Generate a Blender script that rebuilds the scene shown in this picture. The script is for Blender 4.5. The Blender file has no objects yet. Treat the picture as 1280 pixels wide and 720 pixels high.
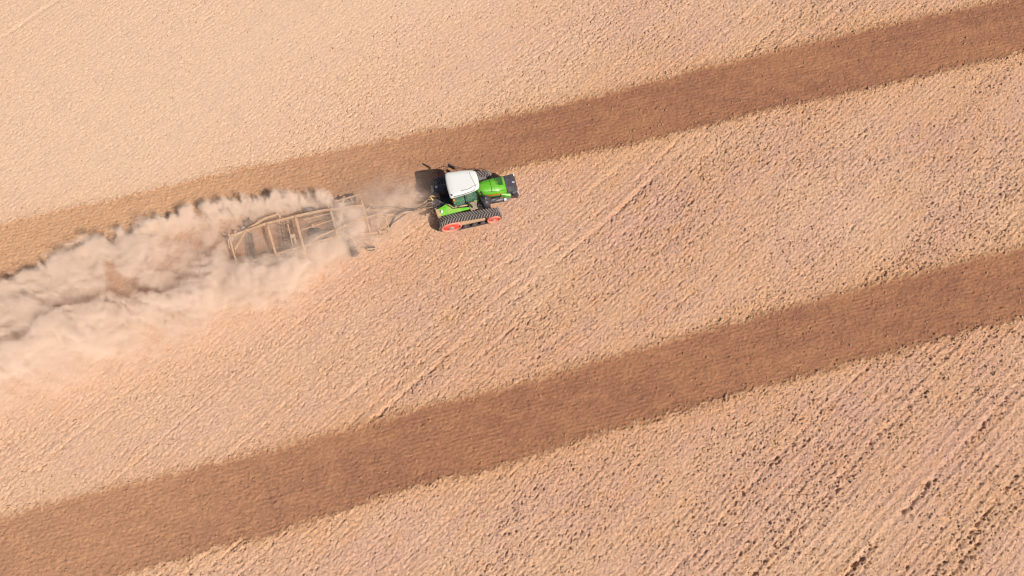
import bpy, bmesh, math, random
import numpy as np
from mathutils import Vector, Matrix, Quaternion

R = math.radians
random.seed(11)
scene = bpy.context.scene
COL = scene.collection

# ------------------------------------------------------------------ camera
CAM_H = 45.5
cam_d = bpy.data.cameras.new('camera')
cam = bpy.data.objects.new('camera', cam_d)
COL.objects.link(cam)
cam.location = (0, 0, CAM_H)
cam.rotation_euler = (R(16), 0, 0)
cam_d.sensor_width = 36
cam_d.lens = 865 / 1280 * 36
cam_d.clip_end = 8000
scene.camera = cam

# ------------------------------------------------------------------ light
SUN_AZ = R(-35.3)            # the sun stands towards +x, -y
SUN_EL = R(48.5)
world = bpy.data.worlds.new('World')
scene.world = world
world.use_nodes = True
wn = world.node_tree.nodes
wl = world.node_tree.links
wn.clear()
sky = wn.new('ShaderNodeTexSky')
sky.sky_type = 'NISHITA'
sky.sun_disc = False
sky.sun_elevation = SUN_EL
sky.sun_rotation = R(90) - SUN_AZ
sky.dust_density = 2.0
bg = wn.new('ShaderNodeBackground')
bg.inputs[1].default_value = 0.06
wo = wn.new('ShaderNodeOutputWorld')
wl.new(sky.outputs[0], bg.inputs[0])
wl.new(bg.outputs[0], wo.inputs[0])
sd = bpy.data.lights.new('sun', 'SUN')
sd.energy = 4.95
sd.angle = R(0.5)
sd.color = (1.0, 0.915, 0.82)
sun = bpy.data.objects.new('sun', sd)
COL.objects.link(sun)
to_sun = Vector((math.cos(SUN_AZ) * math.cos(SUN_EL), math.sin(SUN_AZ) * math.cos(SUN_EL), math.sin(SUN_EL)))
sun.rotation_euler = to_sun.to_track_quat('Z', 'Y').to_euler()

scene.view_settings.view_transform = 'Standard'
scene.view_settings.look = 'None'
scene.view_settings.exposure = 0.36
scene.view_settings.gamma = 1
scene.render.engine = 'CYCLES'
cy = scene.cycles
cy.use_denoising = True
cy.use_adaptive_sampling = True
cy.adaptive_threshold = 0.04
cy.denoiser = 'OPENIMAGEDENOISE'
cy.denoising_input_passes = 'RGB_ALBEDO_NORMAL'
cy.denoising_prefilter = 'ACCURATE'
cy.volume_bounces = 3
cy.max_bounces = 8
cy.volume_step_rate = 0.7
cy.volume_max_steps = 512
cy.pixel_filter_type = 'BLACKMAN_HARRIS'
cy.filter_width = 1.25

# ------------------------------------------------------------------ node helpers
class NT:
    def __init__(s, nt):
        s.nt = nt; s.n = nt.nodes; s.l = nt.links
    def put(s, v, sock):
        if isinstance(v, bpy.types.NodeSocket): s.l.new(v, sock)
        elif v is not None:
            if hasattr(sock.default_value, '__len__') and not hasattr(v, '__len__'):
                sock.default_value = [v] * len(sock.default_value)
            else: sock.default_value = v
    def m(s, op, a, b=None, c=None, clamp=False):
        n = s.n.new('ShaderNodeMath'); n.operation = op; n.use_clamp = clamp
        for i, v in enumerate((a, b, c)): 
            if v is not None: s.put(v, n.inputs[i])
        return n.outputs[0]
    def vm(s, op, a, b=None):
        n = s.n.new('ShaderNodeVectorMath'); n.operation = op
        s.put(a, n.inputs[0])
        if b is not None:
            s.put(b, n.inputs[3] if op == 'SCALE' else n.inputs[1])
        return n.outputs[0]
    def sstep(s, v, a, b, lo=0.0, hi=1.0):
        n = s.n.new('ShaderNodeMapRange'); n.interpolation_type = 'SMOOTHSTEP'
        s.put(v, n.inputs[0]); s.put(a, n.inputs[1]); s.put(b, n.inputs[2]); s.put(lo, n.inputs[3]); s.put(hi, n.inputs[4])
        return n.outputs[0]
    def lin(s, v, a, b, lo=0.0, hi=1.0):
        n = s.n.new('ShaderNodeMapRange'); n.clamp = True
        s.put(v, n.inputs[0]); s.put(a, n.inputs[1]); s.put(b, n.inputs[2]); s.put(lo, n.inputs[3]); s.put(hi, n.inputs[4])
        return n.outputs[0]
    def noise(s, vec, scale, detail=3, rough=0.55, dist=0.0):
        n = s.n.new('ShaderNodeTexNoise')
        s.put(vec, n.inputs['Vector']); n.inputs['Scale'].default_value = scale
        n.inputs['Detail'].default_value = detail; n.inputs['Roughness'].default_value = rough
        n.inputs['Distortion'].default_value = dist
        return n.outputs['Fac']
    def noisec(s, vec, scale, detail=2):
        n = s.n.new('ShaderNodeTexNoise')
        s.put(vec, n.inputs['Vector']); n.inputs['Scale'].default_value = scale
        n.inputs['Detail'].default_value = detail
        return n.outputs['Color']
    def mapping(s, vec, loc=(0,0,0), rot=(0,0,0), sc=(1,1,1)):
        n = s.n.new('ShaderNodeMapping'); s.put(vec, n.inputs[0])
        n.inputs[1].default_value = loc; n.inputs[2].default_value = rot; n.inputs[3].default_value = sc
        return n.outputs[0]
    def mix(s, f, a, b, typ='MIX'):
        n = s.n.new('ShaderNodeMix'); n.data_type = 'RGBA'; n.blend_type = typ
        s.put(f, n.inputs[0])
        s.put(a if isinstance(a, bpy.types.NodeSocket) else (*a, 1), n.inputs[6])
        s.put(b if isinstance(b, bpy.types.NodeSocket) else (*b, 1), n.inputs[7])
        return n.outputs[2]
    def obj(s):
        return s.n.new('ShaderNodeTexCoord').outputs['Object']
    def pos(s):
        return s.n.new('ShaderNodeNewGeometry').outputs['Position']
    def attr(s, name):
        n = s.n.new('ShaderNodeAttribute'); n.attribute_name = name
        return n.outputs['Fac']
    def sep(s, v):
        n = s.n.new('ShaderNodeSeparateXYZ'); s.put(v, n.inputs[0]); return n.outputs
    def comb(s, x, y, z):
        n = s.n.new('ShaderNodeCombineXYZ')
        for i, v in enumerate((x, y, z)): s.put(v, n.inputs[i])
        return n.outputs[0]
    def bump(s, h, strength, dist):
        n = s.n.new('ShaderNodeBump'); s.put(h, n.inputs['Height'])
        n.inputs['Strength'].default_value = strength; n.inputs['Distance'].default_value = dist
        return n.outputs[0]

def new_mat(name):
    m = bpy.data.materials.new(name); m.use_nodes = True
    nt = NT(m.node_tree)
    return m, nt, nt.n['Principled BSDF'], nt.n['Material Output']

DUST_COL = (0.40, 0.255, 0.16)
def paint(name, col, rough=0.4, metal=0.0, dust=0.2, dcol=DUST_COL, scale=3.0, seed=0, coat=0.0, var=0.12):
    """painted / rubber / bare surface carrying blotches of settled soil dust"""
    m, t, b, o = new_mat(name)
    v = t.mapping(t.obj(), loc=(seed, seed * 1.7, 0))
    n1 = t.noise(v, scale, 5, 0.65)
    n2 = t.noise(v, scale * 9, 3, 0.6)
    f = t.m('ADD', t.m('MULTIPLY', n1, 0.75), t.m('MULTIPLY', n2, 0.25))
    th = 0.72 - 0.42 * dust
    f = t.sstep(f, th - 0.16, th + 0.16, 0.0, min(1.0, 0.35 + dust))
    cv = t.mix(t.noise(v, scale * 2.2, 2), tuple(c * (1 - var) for c in col), tuple(min(1, c * (1 + var)) for c in col))
    t.put(t.mix(f, cv, dcol), b.inputs['Base Color'])
    t.put(t.lin(f, 0, 1, rough, 0.95), b.inputs['Roughness'])
    b.inputs['Metallic'].default_value = metal
    b.inputs['Coat Weight'].default_value = coat
    t.put(t.bump(n2, 0.25, 0.01), b.inputs['Normal'])
    return m

M = {}
M['green'] = paint('green_paint', (0.085, 0.34, 0.012), 0.36, 0, 0.22, seed=3, coat=0.3)
M['green_dusty'] = paint('dusty_green_paint', (0.085, 0.40, 0.014), 0.4, 0, 0.42, dcol=(0.43, 0.33, 0.13), seed=5, scale=1.6)
M['green_dark'] = paint('vent_green', (0.012, 0.075, 0.006), 0.6, 0, 0.12, seed=7)
M['white'] = paint('white_paint', (0.54, 0.55, 0.535), 0.4, 0, 0.22, dcol=(0.60, 0.55, 0.47), seed=9, var=0.03)
M['seam'] = paint('roof_seam', (0.10, 0.095, 0.09), 0.6, 0, 0.1)
M['black'] = paint('black_plastic', (0.018, 0.016, 0.02), 0.55, 0, 0.12, dcol=(0.20, 0.13, 0.10), seed=2)
M['grey'] = paint('dark_grey_cover', (0.044, 0.039, 0.048), 0.45, 0, 0.2, dcol=(0.16, 0.13, 0.12), seed=4)
M['silver'] = paint('silver_shield', (0.22, 0.20, 0.21), 0.4, 0.4, 0.3, seed=6)
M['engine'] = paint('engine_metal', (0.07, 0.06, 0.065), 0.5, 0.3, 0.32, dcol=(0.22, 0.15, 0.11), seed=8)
M['rubber'] = paint('belt_rubber', (0.030, 0.026, 0.028), 0.85, 0, 0.25, dcol=(0.15, 0.10, 0.08), seed=12)
M['lug'] = paint('lug_rubber', (0.20, 0.175, 0.165), 0.9, 0, 0.45, dcol=(0.32, 0.25, 0.2), seed=13)
M['red'] = paint('red_paint', (0.66, 0.045, 0.024), 0.5, 0, 0.32, dcol=(0.55, 0.27, 0.2), seed=14)
M['red_dusty'] = paint('dusty_red_paint', (0.60, 0.13, 0.09), 0.6, 0, 0.55, dcol=(0.48, 0.26, 0.19), seed=15)
M['hub'] = paint('hub_metal', (0.35, 0.33, 0.31), 0.5, 0.3, 0.3, seed=16)
M['tan'] = paint('dusted_metal', (0.42, 0.28, 0.165), 0.85, 0, 0.5, seed=17)
M['beam'] = paint('dusted_beam', (0.38, 0.235, 0.135), 0.8, 0, 0.45, dcol=(0.47, 0.35, 0.25), seed=18, var=0.25)
M['steel'] = paint('worn_steel', (0.10, 0.085, 0.09), 0.4, 0.5, 0.45, dcol=(0.26, 0.17, 0.12), seed=19)
M['tyre'] = paint('tyre_rubber', (0.035, 0.032, 0.04), 0.8, 0, 0.25, dcol=(0.2, 0.15, 0.13), seed=20)
M['orange'] = paint('amber_lens', (0.85, 0.22, 0.02), 0.25, 0, 0.03)
M['redstripe'] = paint('red_stripe', (0.75, 0.05, 0.02), 0.4, 0, 0.05)
M['lamp'] = paint('lamp_lens', (0.75, 0.78, 0.85), 0.15, 0, 0.03)
M['blue'] = paint('blue_plastic', (0.18, 0.24, 0.55), 0.5, 0, 0.25)
M['yellow'] = paint('yellow_plastic', (0.62, 0.48, 0.12), 0.5, 0, 0.2)
M['mesh'] = None
def mesh_mat():
    m, t, b, o = new_mat('step_grating')
    v = t.mapping(t.obj(), sc=(1, 1, 1))
    n = t.n.new('ShaderNodeTexBrick'); t.put(v, n.inputs['Vector'])
    n.inputs['Scale'].default_value = 9; n.offset = 0
    n.inputs['Color1'].default_value = (0.16, 0.12, 0.085, 1); n.inputs['Color2'].default_value = (0.20, 0.15, 0.1, 1)
    n.inputs['Mortar'].default_value = (0.42, 0.36, 0.27, 1); n.inputs['Mortar Size'].default_value = 0.035
    n.inputs['Row Height'].default_value = 0.5; n.inputs['Brick Width'].default_value = 0.5
    t.put(n.outputs[0], b.inputs['Base Color']); b.inputs['Roughness'].default_value = 0.8
    return m
M['mesh'] = mesh_mat()
def glass_mat():
    m, t, b, o = new_mat('tinted_glass')
    b.inputs['Base Color'].default_value = (0.25, 0.55, 0.42, 1)
    b.inputs['Roughness'].default_value = 0.05
    b.inputs['Transmission Weight'].default_value = 0.75
    b.inputs['IOR'].default_value = 1.45
    return m
M['glass'] = glass_mat()

# ------------------------------------------------------------------ mesh helpers
def tag(o, label=None, cat=None, group=None, kind=None):
    if label: o['label'] = label
    if cat: o['category'] = cat
    if group: o['group'] = group
    if kind: o['kind'] = kind
    return o
def empty(name, loc=(0, 0, 0), rz=0):
    o = bpy.data.objects.new(name, None); COL.objects.link(o)
    o.location = loc; o.rotation_euler = (0, 0, rz); o.empty_display_size = 0.3
    return o

class MB:
    """collects shapes into one mesh; each shape can carry its own material"""
    def __init__(s): s.bm = bmesh.new(); s.mats = []
    def _mi(s, mat):
        if mat not in s.mats: s.mats.append(mat)
        return s.mats.index(mat)
    def _fin(s, faces, mat, smooth=False):
        i = s._mi(mat)
        for f in faces: f.material_index = i; f.smooth = smooth
    def box(s, c, size, mat, rz=0, ry=0, rx=0, bevel=0.0, taper=None):
        m = Matrix.Translation(c) @ Matrix.Rotation(rz, 4, 'Z') @ Matrix.Rotation(ry, 4, 'Y') @ Matrix.Rotation(rx, 4, 'X')
        r = bmesh.ops.create_cube(s.bm, size=1.0)
        vs = r['verts']
        for v in vs:
            v.co = Vector((v.co.x * size[0], v.co.y * size[1], v.co.z * size[2]))
            if taper and v.co.z > 0: v.co.x *= taper[0]; v.co.y *= taper[1]
            v.co = m @ v.co
        fs = list({f for v in vs for f in v.link_faces})
        s._fin(fs, mat)
        if bevel > 0:
            es = list({e for f in fs for e in f.edges})
            rr = bmesh.ops.bevel(s.bm, geom=es, offset=bevel, segments=2, profile=0.5, affect='EDGES')
            s._fin(rr['faces'], mat)
        return s
    def loft(s, rings, mat, caps=True, smooth=False, closed=True):
        """rings: list of equal-length point lists"""
        vr = [[s.bm.verts.new(p) for p in r] for r in rings]
        fs = []
        n = len(rings[0])
        for a, b in zip(vr[:-1], vr[1:]):
            for i in range(n if closed else n - 1):
                j = (i + 1) % n
                fs.append(s.bm.faces.new((a[i], a[j], b[j], b[i])))
        s._fin(fs, mat, smooth)
        if caps:
            c = [s.bm.faces.new(list(reversed(vr[0]))), s.bm.faces.new(vr[-1])]
            s._fin(c, mat)
        return s
    def prism(s, poly, z0, z1, mat, bevel=0.0):
        """vertical prism over an xy polygon; z0/z1 number or per-vertex list"""
        n = len(poly)
        a = z0 if hasattr(z0, '__len__') else [z0] * n
        b = z1 if hasattr(z1, '__len__') else [z1] * n
        va = [s.bm.verts.new((p[0], p[1], z)) for p, z in zip(poly, a)]
        vb = [s.bm.verts.new((p[0], p[1], z)) for p, z in zip(poly, b)]
        fs = [s.bm.faces.new(list(reversed(va))), s.bm.faces.new(vb)]
        for i in range(n):
            j = (i + 1) % n
            fs.append(s.bm.faces.new((va[i], va[j], vb[j], vb[i])))
        s._fin(fs, mat)
        if bevel > 0:
            es = list({e for f in fs for e in f.edges})
            rr = bmesh.ops.bevel(s.bm, geom=es, offset=bevel, segments=3, profile=0.5, affect='EDGES')
            s._fin(rr['faces'], mat, True)
        return s
    def tube(s, pts, r, mat, n=8, smooth=True, rs=None):
        pts = [Vector(p) for p in pts]
        rings = []
        for i, p in enumerate(pts):
            d = (pts[min(i + 1, len(pts) - 1)] - pts[max(i - 1, 0)]).normalized()
            up = Vector((0, 0, 1)) if abs(d.z) < 0.9 else Vector((1, 0, 0))
            a = d.cross(up).normalized(); b = d.cross(a).normalized()
            rr = rs[i] if rs else r
            rings.append([p + rr * (a * math.cos(2 * math.pi * k / n) + b * math.sin(2 * math.pi * k / n)) for k in range(n)])
        s.loft(rings, mat, True, smooth)
        return s
    def beam(s, pts, w, h, mat):
        """rectangular hollow-section beam along a polyline"""
        pts = [Vector(p) for p in pts]
        rings = []
        for i, p in enumerate(pts):
            d = (pts[min(i + 1, len(pts) - 1)] - pts[max(i - 1, 0)]).normalized()
            a = d.cross(Vector((0, 0, 1))).normalized(); b = a.cross(d).normalized()
            rings.append([p + a * sx * w / 2 + b * sz * h / 2 for sx, sz in ((-1, -1), (1, -1), (1, 1), (-1, 1))])
        s.loft(rings, mat)
        return s
    def cyl(s, a, b, r, mat, n=24, r2=None, smooth=True):
        a, b = Vector(a), Vector(b)
        return s.tube([a, b], r, mat, n, smooth, rs=[r, r if r2 is None else r2])
    def lathe_y(s, c, prof, mat_fn, n=32):
        """revolve (radius, y) profile about the y axis through c"""
        rings = []
        for r, y in prof:
            rings.append([s.bm.verts.new((c[0] + r * math.cos(2 * math.pi * k / n), c[1] + y, c[2] + r * math.sin(2 * math.pi * k / n))) for k in range(n)])
        for q, (a, b) in enumerate(zip(rings[:-1], rings[1:])):
            fs = [s.bm.faces.new((a[i], a[(i + 1) % n], b[(i + 1) % n], b[i])) for i in range(n)]
            s._fin(fs, mat_fn(q), False)
        s._fin([s.bm.faces.new(rings[0])], mat_fn(0)); s._fin([s.bm.faces.new(list(reversed(rings[-1])))], mat_fn(len(prof) - 2))
        return s
    def build(s, name, parent=None, origin=None):
        bmesh.ops.recalc_face_normals(s.bm, faces=s.bm.faces[:])
        if origin is not None:
            bmesh.ops.translate(s.bm, verts=s.bm.verts[:], vec=-Vector(origin))
        me = bpy.data.meshes.new(name); s.bm.to_mesh(me); s.bm.free()
        for m in s.mats: me.materials.append(m)
        o = bpy.data.objects.new(name, me); COL.objects.link(o)
        if parent: o.parent = parent
        if origin is not None: o.location = origin
        return o

# ------------------------------------------------------------------ ground relief
rng = np.random.default_rng(5)
_tab = rng.random((256, 256)).astype(np.float32)
def vnoise(x, y, seed=0):
    x = x + seed * 37.17; y = y + seed * 91.31
    xi = np.floor(x).astype(np.int64); yi = np.floor(y).astype(np.int64)
    fx = (x - xi).astype(np.float32); fy = (y - yi).astype(np.float32)
    fx = fx * fx * (3 - 2 * fx); fy = fy * fy * (3 - 2 * fy)
    def h(a, b): return _tab[(a * 7 + b * 131 + (b // 256) * 17) % 256, (b * 3 + a * 57 + (a // 256) * 29) % 256]
    a = h(xi, yi); b = h(xi + 1, yi); c = h(xi, yi + 1); d = h(xi + 1, yi + 1)
    return (a + (b - a) * fx) * (1 - fy) + (c + (d - c) * fx) * fy - 0.5
def fbm(x, y, oct=4, gain=0.5, seed=0):
    s = 0; a = 1.0
    for i in range(oct):
        s = s + a * vnoise(x * 2 ** i, y * 2 ** i, seed + i * 5); a *= gain
    return s
def sst(x, a, b):
    t = np.clip((x - a) / (b - a), 0, 1); return t * t * (3 - 2 * t)

def axis(lo, hi, step, far):
    core = np.arange(lo, hi + step * 0.5, step)
    g = []; d = step; p = hi
    while p < far: d *= 1.35; p += d; g.append(p)
    l = []; d = step; p = lo
    while p > -far: d *= 1.35; p -= d; l.append(p)
    return np.concatenate([l[::-1], core, g])
STEP = 0.052
gx = axis(-43, 43, STEP, 3500); gy = axis(-8, 40, STEP, 3500)
X, Y = np.meshgrid(gx, gy)
near = (np.clip(1 - np.maximum(np.abs(X) - 42, 0) / 3, 0, 1) * np.clip(1 - np.maximum(np.abs(Y - 16) - 26, 0) / 3, 0, 1))

# edges of the worked strips: lines in the field, x -> y
LT = ([-31.97, -24.29, -16.39, -12.36, -6.25, -1.05, 8.54, 17.33, 25.79, 35.64], [-1.92, 0.15, 2.02, 2.97, 4.81, 6.06, 8.83, 11.24, 13.5, 16.06])
LB = ([-24.43, -19.24, -14.42, -8.06, -4.06, 0, 8.3, 18.99, 25.05, 34.61], [-5.35, -3.89, -2.67, -0.58, 0.49, 1.47, 4.04, 6.9, 8.61, 11.02])
UT = ([-35.95, -26.21, -19.57, -12.77, -2.35, 3.55, 10.78, 19.4, 28.23, 37.24], [17.61, 20.16, 21.91, 23.43, 25.76, 27.15, 29.24, 31.59, 33.92, 36.1])
UB = ([-35.02, -16.83, -7.96, 0.58, 9.32, 18.9, 28.09, 38.83], [13.05, 17.43, 19.85, 22.16, 24.07, 26.69, 28.9, 31.73])
def edge(E, x):
    px, py = E
    m0 = 0.256
    y = np.interp(x, px, py)
    y = np.where(x < px[0], py[0] + (x - px[0]) * m0, y)
    return np.where(x > px[-1], py[-1] + (x - px[-1]) * m0, y)
rag = 0.14 * fbm(X * 0.3, Y * 0.3, 2, 0.6, 103) + 0.13 * fbm(X * 1.3, Y * 1.3, 2, 0.6, 3) + 0.36 * fbm(X * 4.5, Y * 4.5, 3, 0.75, 8)
cs = math.cos(math.atan(0.256))
dLT = (edge(LT, X) - Y) * cs + rag      # >0 inside, below the top edge
dLB = (Y - edge(LB, X)) * cs + rag * 1.2
dUT = (edge(UT, X) - Y) * cs + rag
dUB = (Y - edge(UB, X)) * cs + rag
inL = np.minimum(dLT, dLB); inU = np.minimum(dUT, dUB)
# the pass being worked right now, behind the implement
TR_O = np.array((-3.13, 19.2)); TR_H = R(13.3)
ch, sh = math.cos(TR_H), math.sin(TR_H)
U = (X - TR_O[0]) * ch + (Y - TR_O[1]) * sh
V = -(X - TR_O[0]) * sh + (Y - TR_O[1]) * ch
inN = np.minimum(np.minimum(-9.0 - U + 3 * rag, 2.6 - V), V + 1.3 + 2.0 * sst(-U, 9, 15) + rag)
inU2 = np.maximum(inU, inN)
sL = sst(inL, -0.12, 0.12); sU = sst(inU2, -0.12, 0.12)
S = np.maximum(sL, sU)
dout = np.maximum(inL, inU2)
fringe = np.clip(np.exp(-np.maximum(-dout, 0) / (1.1 + 0.9 * fbm(X * 0.25, Y * 0.25, 2, 0.5, 21))), 0, 1)

a = R(42.6)
ru = X * math.cos(a) + Y * math.sin(a)       # along the old rows
rv = -X * math.sin(a) + Y * math.cos(a)      # across them
rv = rv + 0.5 * fbm(ru * 0.05, rv * 0.05, 2, 0.5, 31)
# airborne haze painted into the soil: paler and smoother towards the far left
haze_fade = np.maximum(sst(-X * 0.9 + (Y - 10) * 0.9, 4, 38) * sst(Y, 8, 22), 0.5 * sst(-X, 0, 34))
rough = 1 - 0.80 * haze_fade
patch = 0.75 + 0.9 * fbm(ru * 0.10, rv * 0.22, 3, 0.6, 41)
patch = np.clip(patch, 0.4, 1.35)
warp = 0.06 * fbm(X * 2.5, Y * 2.5, 2, 0.5, 77)
rows = np.sin((rv + warp * 0.45) * 2 * math.pi / 0.33)
coarse = 0.008 * np.sin((rv + warp * 2) * 2 * math.pi / 1.9 + 3 * fbm(ru * 0.03, rv * 0.03, 2, 0.5, 43))
cl = fbm(ru * 3.2, rv * 6.0, 2, 0.7, 50)                     # clods, drawn out along the rows
coarse = coarse + 0.026 * patch * np.maximum(cl, -0.25)
c2 = fbm(ru * 1.6 + 0.3, rv * 3.2, 2, 0.6, 54)
coarse = coarse + 0.06 * patch * np.maximum(c2 - 0.25, 0)
lowr = sst(-rv, 6, 14)
rows2 = np.sin((rv + warp * 0.5) * 2 * math.pi / 0.56 + 1.0)
fine = (0.013 + 0.006 * lowr) * rows * (0.6 + 0.9 * vnoise(ru * 0.3, rv * 1.2, 42)) + 0.020 * lowr * rows2 * (0.7 + 0.8 * vnoise(ru * 0.2, rv * 1.0, 44))
fn = fbm(ru * 6.5, rv * 10.0, 1, 0.8, 150)
fine = fine + 0.050 * (0.5 + 0.6 * patch) * fn
fp = fbm(ru * 5.0 + 9, rv * 9.5, 2, 0.7, 160)
fine = fine - 0.40 * patch * np.maximum(fp - 0.27, 0)
white = rng.random(X.shape).astype(np.float32) - 0.5
fine = fine + 0.054 * (0.5 + 0.5 * patch) * white
h_f = coarse * (1 - 0.85 * haze_fade) + fine * (1 - 0.62 * haze_fade)
smooth = 1 - 0.75 * np.exp(-((rv - 9.42) / 0.22) ** 2) - 0.4 * np.exp(-((rv - 11.65) / 0.2) ** 2)
h_f = h_f * smooth
# deep broken furrows of an older pass
band = 0
for off, dep, w, sd_ in ((-13.85, .09, .15, 1), (-17.72, .12, .16, 2), (-21.2, .10, .15, 3), (-21.85, .09, .15, 4), (-24.9, .09, .15, 9), (-10.4, .04, .13, 5), (-6.6, .02, .13, 6), (-3.0, .02, .12, 7), (1.2, .02, .13, 8), (9.0, .10, .12, 11), (9.75, .05, .12, 12), (11.3, .05, .12, 13), (7.5, .03, .12, 14), (5.0, .02, .12, 15), (13.6, .03, .12, 16), (17.4, .04, .12, 17), (21.5, .04, .12, 18), (50.9, .07, .14, 21)):
    wob = off + 0.12 * fbm(ru * 0.5, ru * 0 + sd_, 2, 0.5, sd_)
    brk = np.clip(0.65 + 1.5 * fbm(ru * 0.35, rv * 0.1, 2, 0.6, 60 + sd_), 0.15, 1.3)
    dep = dep * (1 - 0.6 * haze_fade)
    h_f = h_f - dep * brk * np.exp(-((rv - wob) / (w * 0.75)) ** 2) + dep * 0.35 * brk * np.exp(-((rv - wob - 0.3) / 0.2) ** 2)
    band = band + brk * dep * 10 * np.exp(-((rv - wob + 0.1) / 0.38) ** 2)
h_f = h_f - 0.30 * band * np.maximum(fp - 0.08, 0) * rough
# worked strips: finer tilth with tine rows along the strip
b_ = R(14.6)
su = X * math.cos(b_) + Y * math.sin(b_); sv = -X * math.sin(b_) + Y * math.cos(b_)
sv2 = sv + 0.03 * fbm(su * 0.7, sv * 0.7, 2, 0.5, 88)
h_s = 0.009 * np.sin(sv2 * 2 * math.pi / 0.25) * (0.7 + vnoise(su * 0.4, sv * 1.2, 80))
h_s = h_s + 0.030 * fbm(su * 4.5, sv * 6.0, 2, 0.8, 82) + 0.030 * fbm(su * 8, sv * 9, 1, 0.8, 182)
c3 = fbm(su * 2.2, sv * 2.6, 3, 0.7, 84)
h_s = h_s + 0.12 * np.maximum(c3 - 0.38, 0)
h_s = h_s - 0.20 * np.maximum(fbm(su * 3.5, sv * 5, 3, 0.8, 184) - 0.5, 0)
h_s = h_s + 0.020 * white - 0.02
h = h_f * (1 - S) + h_s * S
# loose ridge thrown up at the strip edges
edge_r = np.exp(-((dout + 0.10) / 0.16) ** 2)
h = h + edge_r * (0.03 + 0.10 * np.maximum(fbm(X * 4, Y * 4, 2, 0.7, 90), 0)) * (1 - 0.5 * haze_fade)
gr = np.exp(-((dUB - 0.35) / 0.08) ** 2) * (X > 2) * S + 0.5 * np.exp(-((dUB - 2.4) / 0.07) ** 2) * S + 0.6 * np.exp(-((dLB - 0.5) / 0.08) ** 2) * sL + 0.5 * np.exp(-((dLB - 2.3) / 0.06) ** 2) * sL + 0.5 * np.exp(-((dLB - 3.3) / 0.06) ** 2) * sL
h = h - 0.04 * gr
under = np.exp(-(np.maximum(np.abs(U) - 2.2, 0) ** 2 + np.maximum(np.abs(V) - 1.8, 0) ** 2) / 0.2)
h = h * (1 - 0.9 * under) - 0.015 * under
undI = np.exp(-(np.maximum(np.abs(U + 11.5) - 5.5, 0) ** 2 + np.maximum(np.abs(V) - 2.3, 0) ** 2) / 0.5)
h = h * (1 - 0.6 * undI) - 0.02 * undI
h = h * near
Z = h.astype(np.float32)

def grid_object(name, mask_faces, lift, mat, attrs):
    ny, nx = X.shape
    idx = np.arange(nx * ny).reshape(ny, nx)
    q = np.stack([idx[:-1, :-1], idx[:-1, 1:], idx[1:, 1:], idx[1:, :-1]], -1).reshape(-1, 4)
    if mask_faces is not None: q = q[mask_faces.reshape(-1)]
    used, inv = np.unique(q.ravel(), return_inverse=True)
    co = np.stack([X.ravel()[used], Y.ravel()[used], Z.ravel()[used] + lift], -1).astype(np.float32)
    me = bpy.data.meshes.new(name)
    me.vertices.add(len(used)); me.vertices.foreach_set('co', co.ravel())
    me.loops.add(len(inv)); me.loops.foreach_set('vertex_index', inv.astype(np.int32).ravel())
    nf = len(q)
    me.polygons.add(nf); me.polygons.foreach_set('loop_start', np.arange(0, nf * 4, 4, dtype=np.int32))
    me.update(calc_edges=True)
    for k, arr in attrs.items():
        at = me.attributes.new(k, 'FLOAT', 'POINT'); at.data.foreach_set('value', arr.ravel()[used].astype(np.float32))
    me.materials.append(mat)
    me.shade_smooth() if hasattr(me, 'shade_smooth') else None
    o = bpy.data.objects.new(name, me); COL.objects.link(o); o['kind'] = 'structure'
    return o

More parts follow.
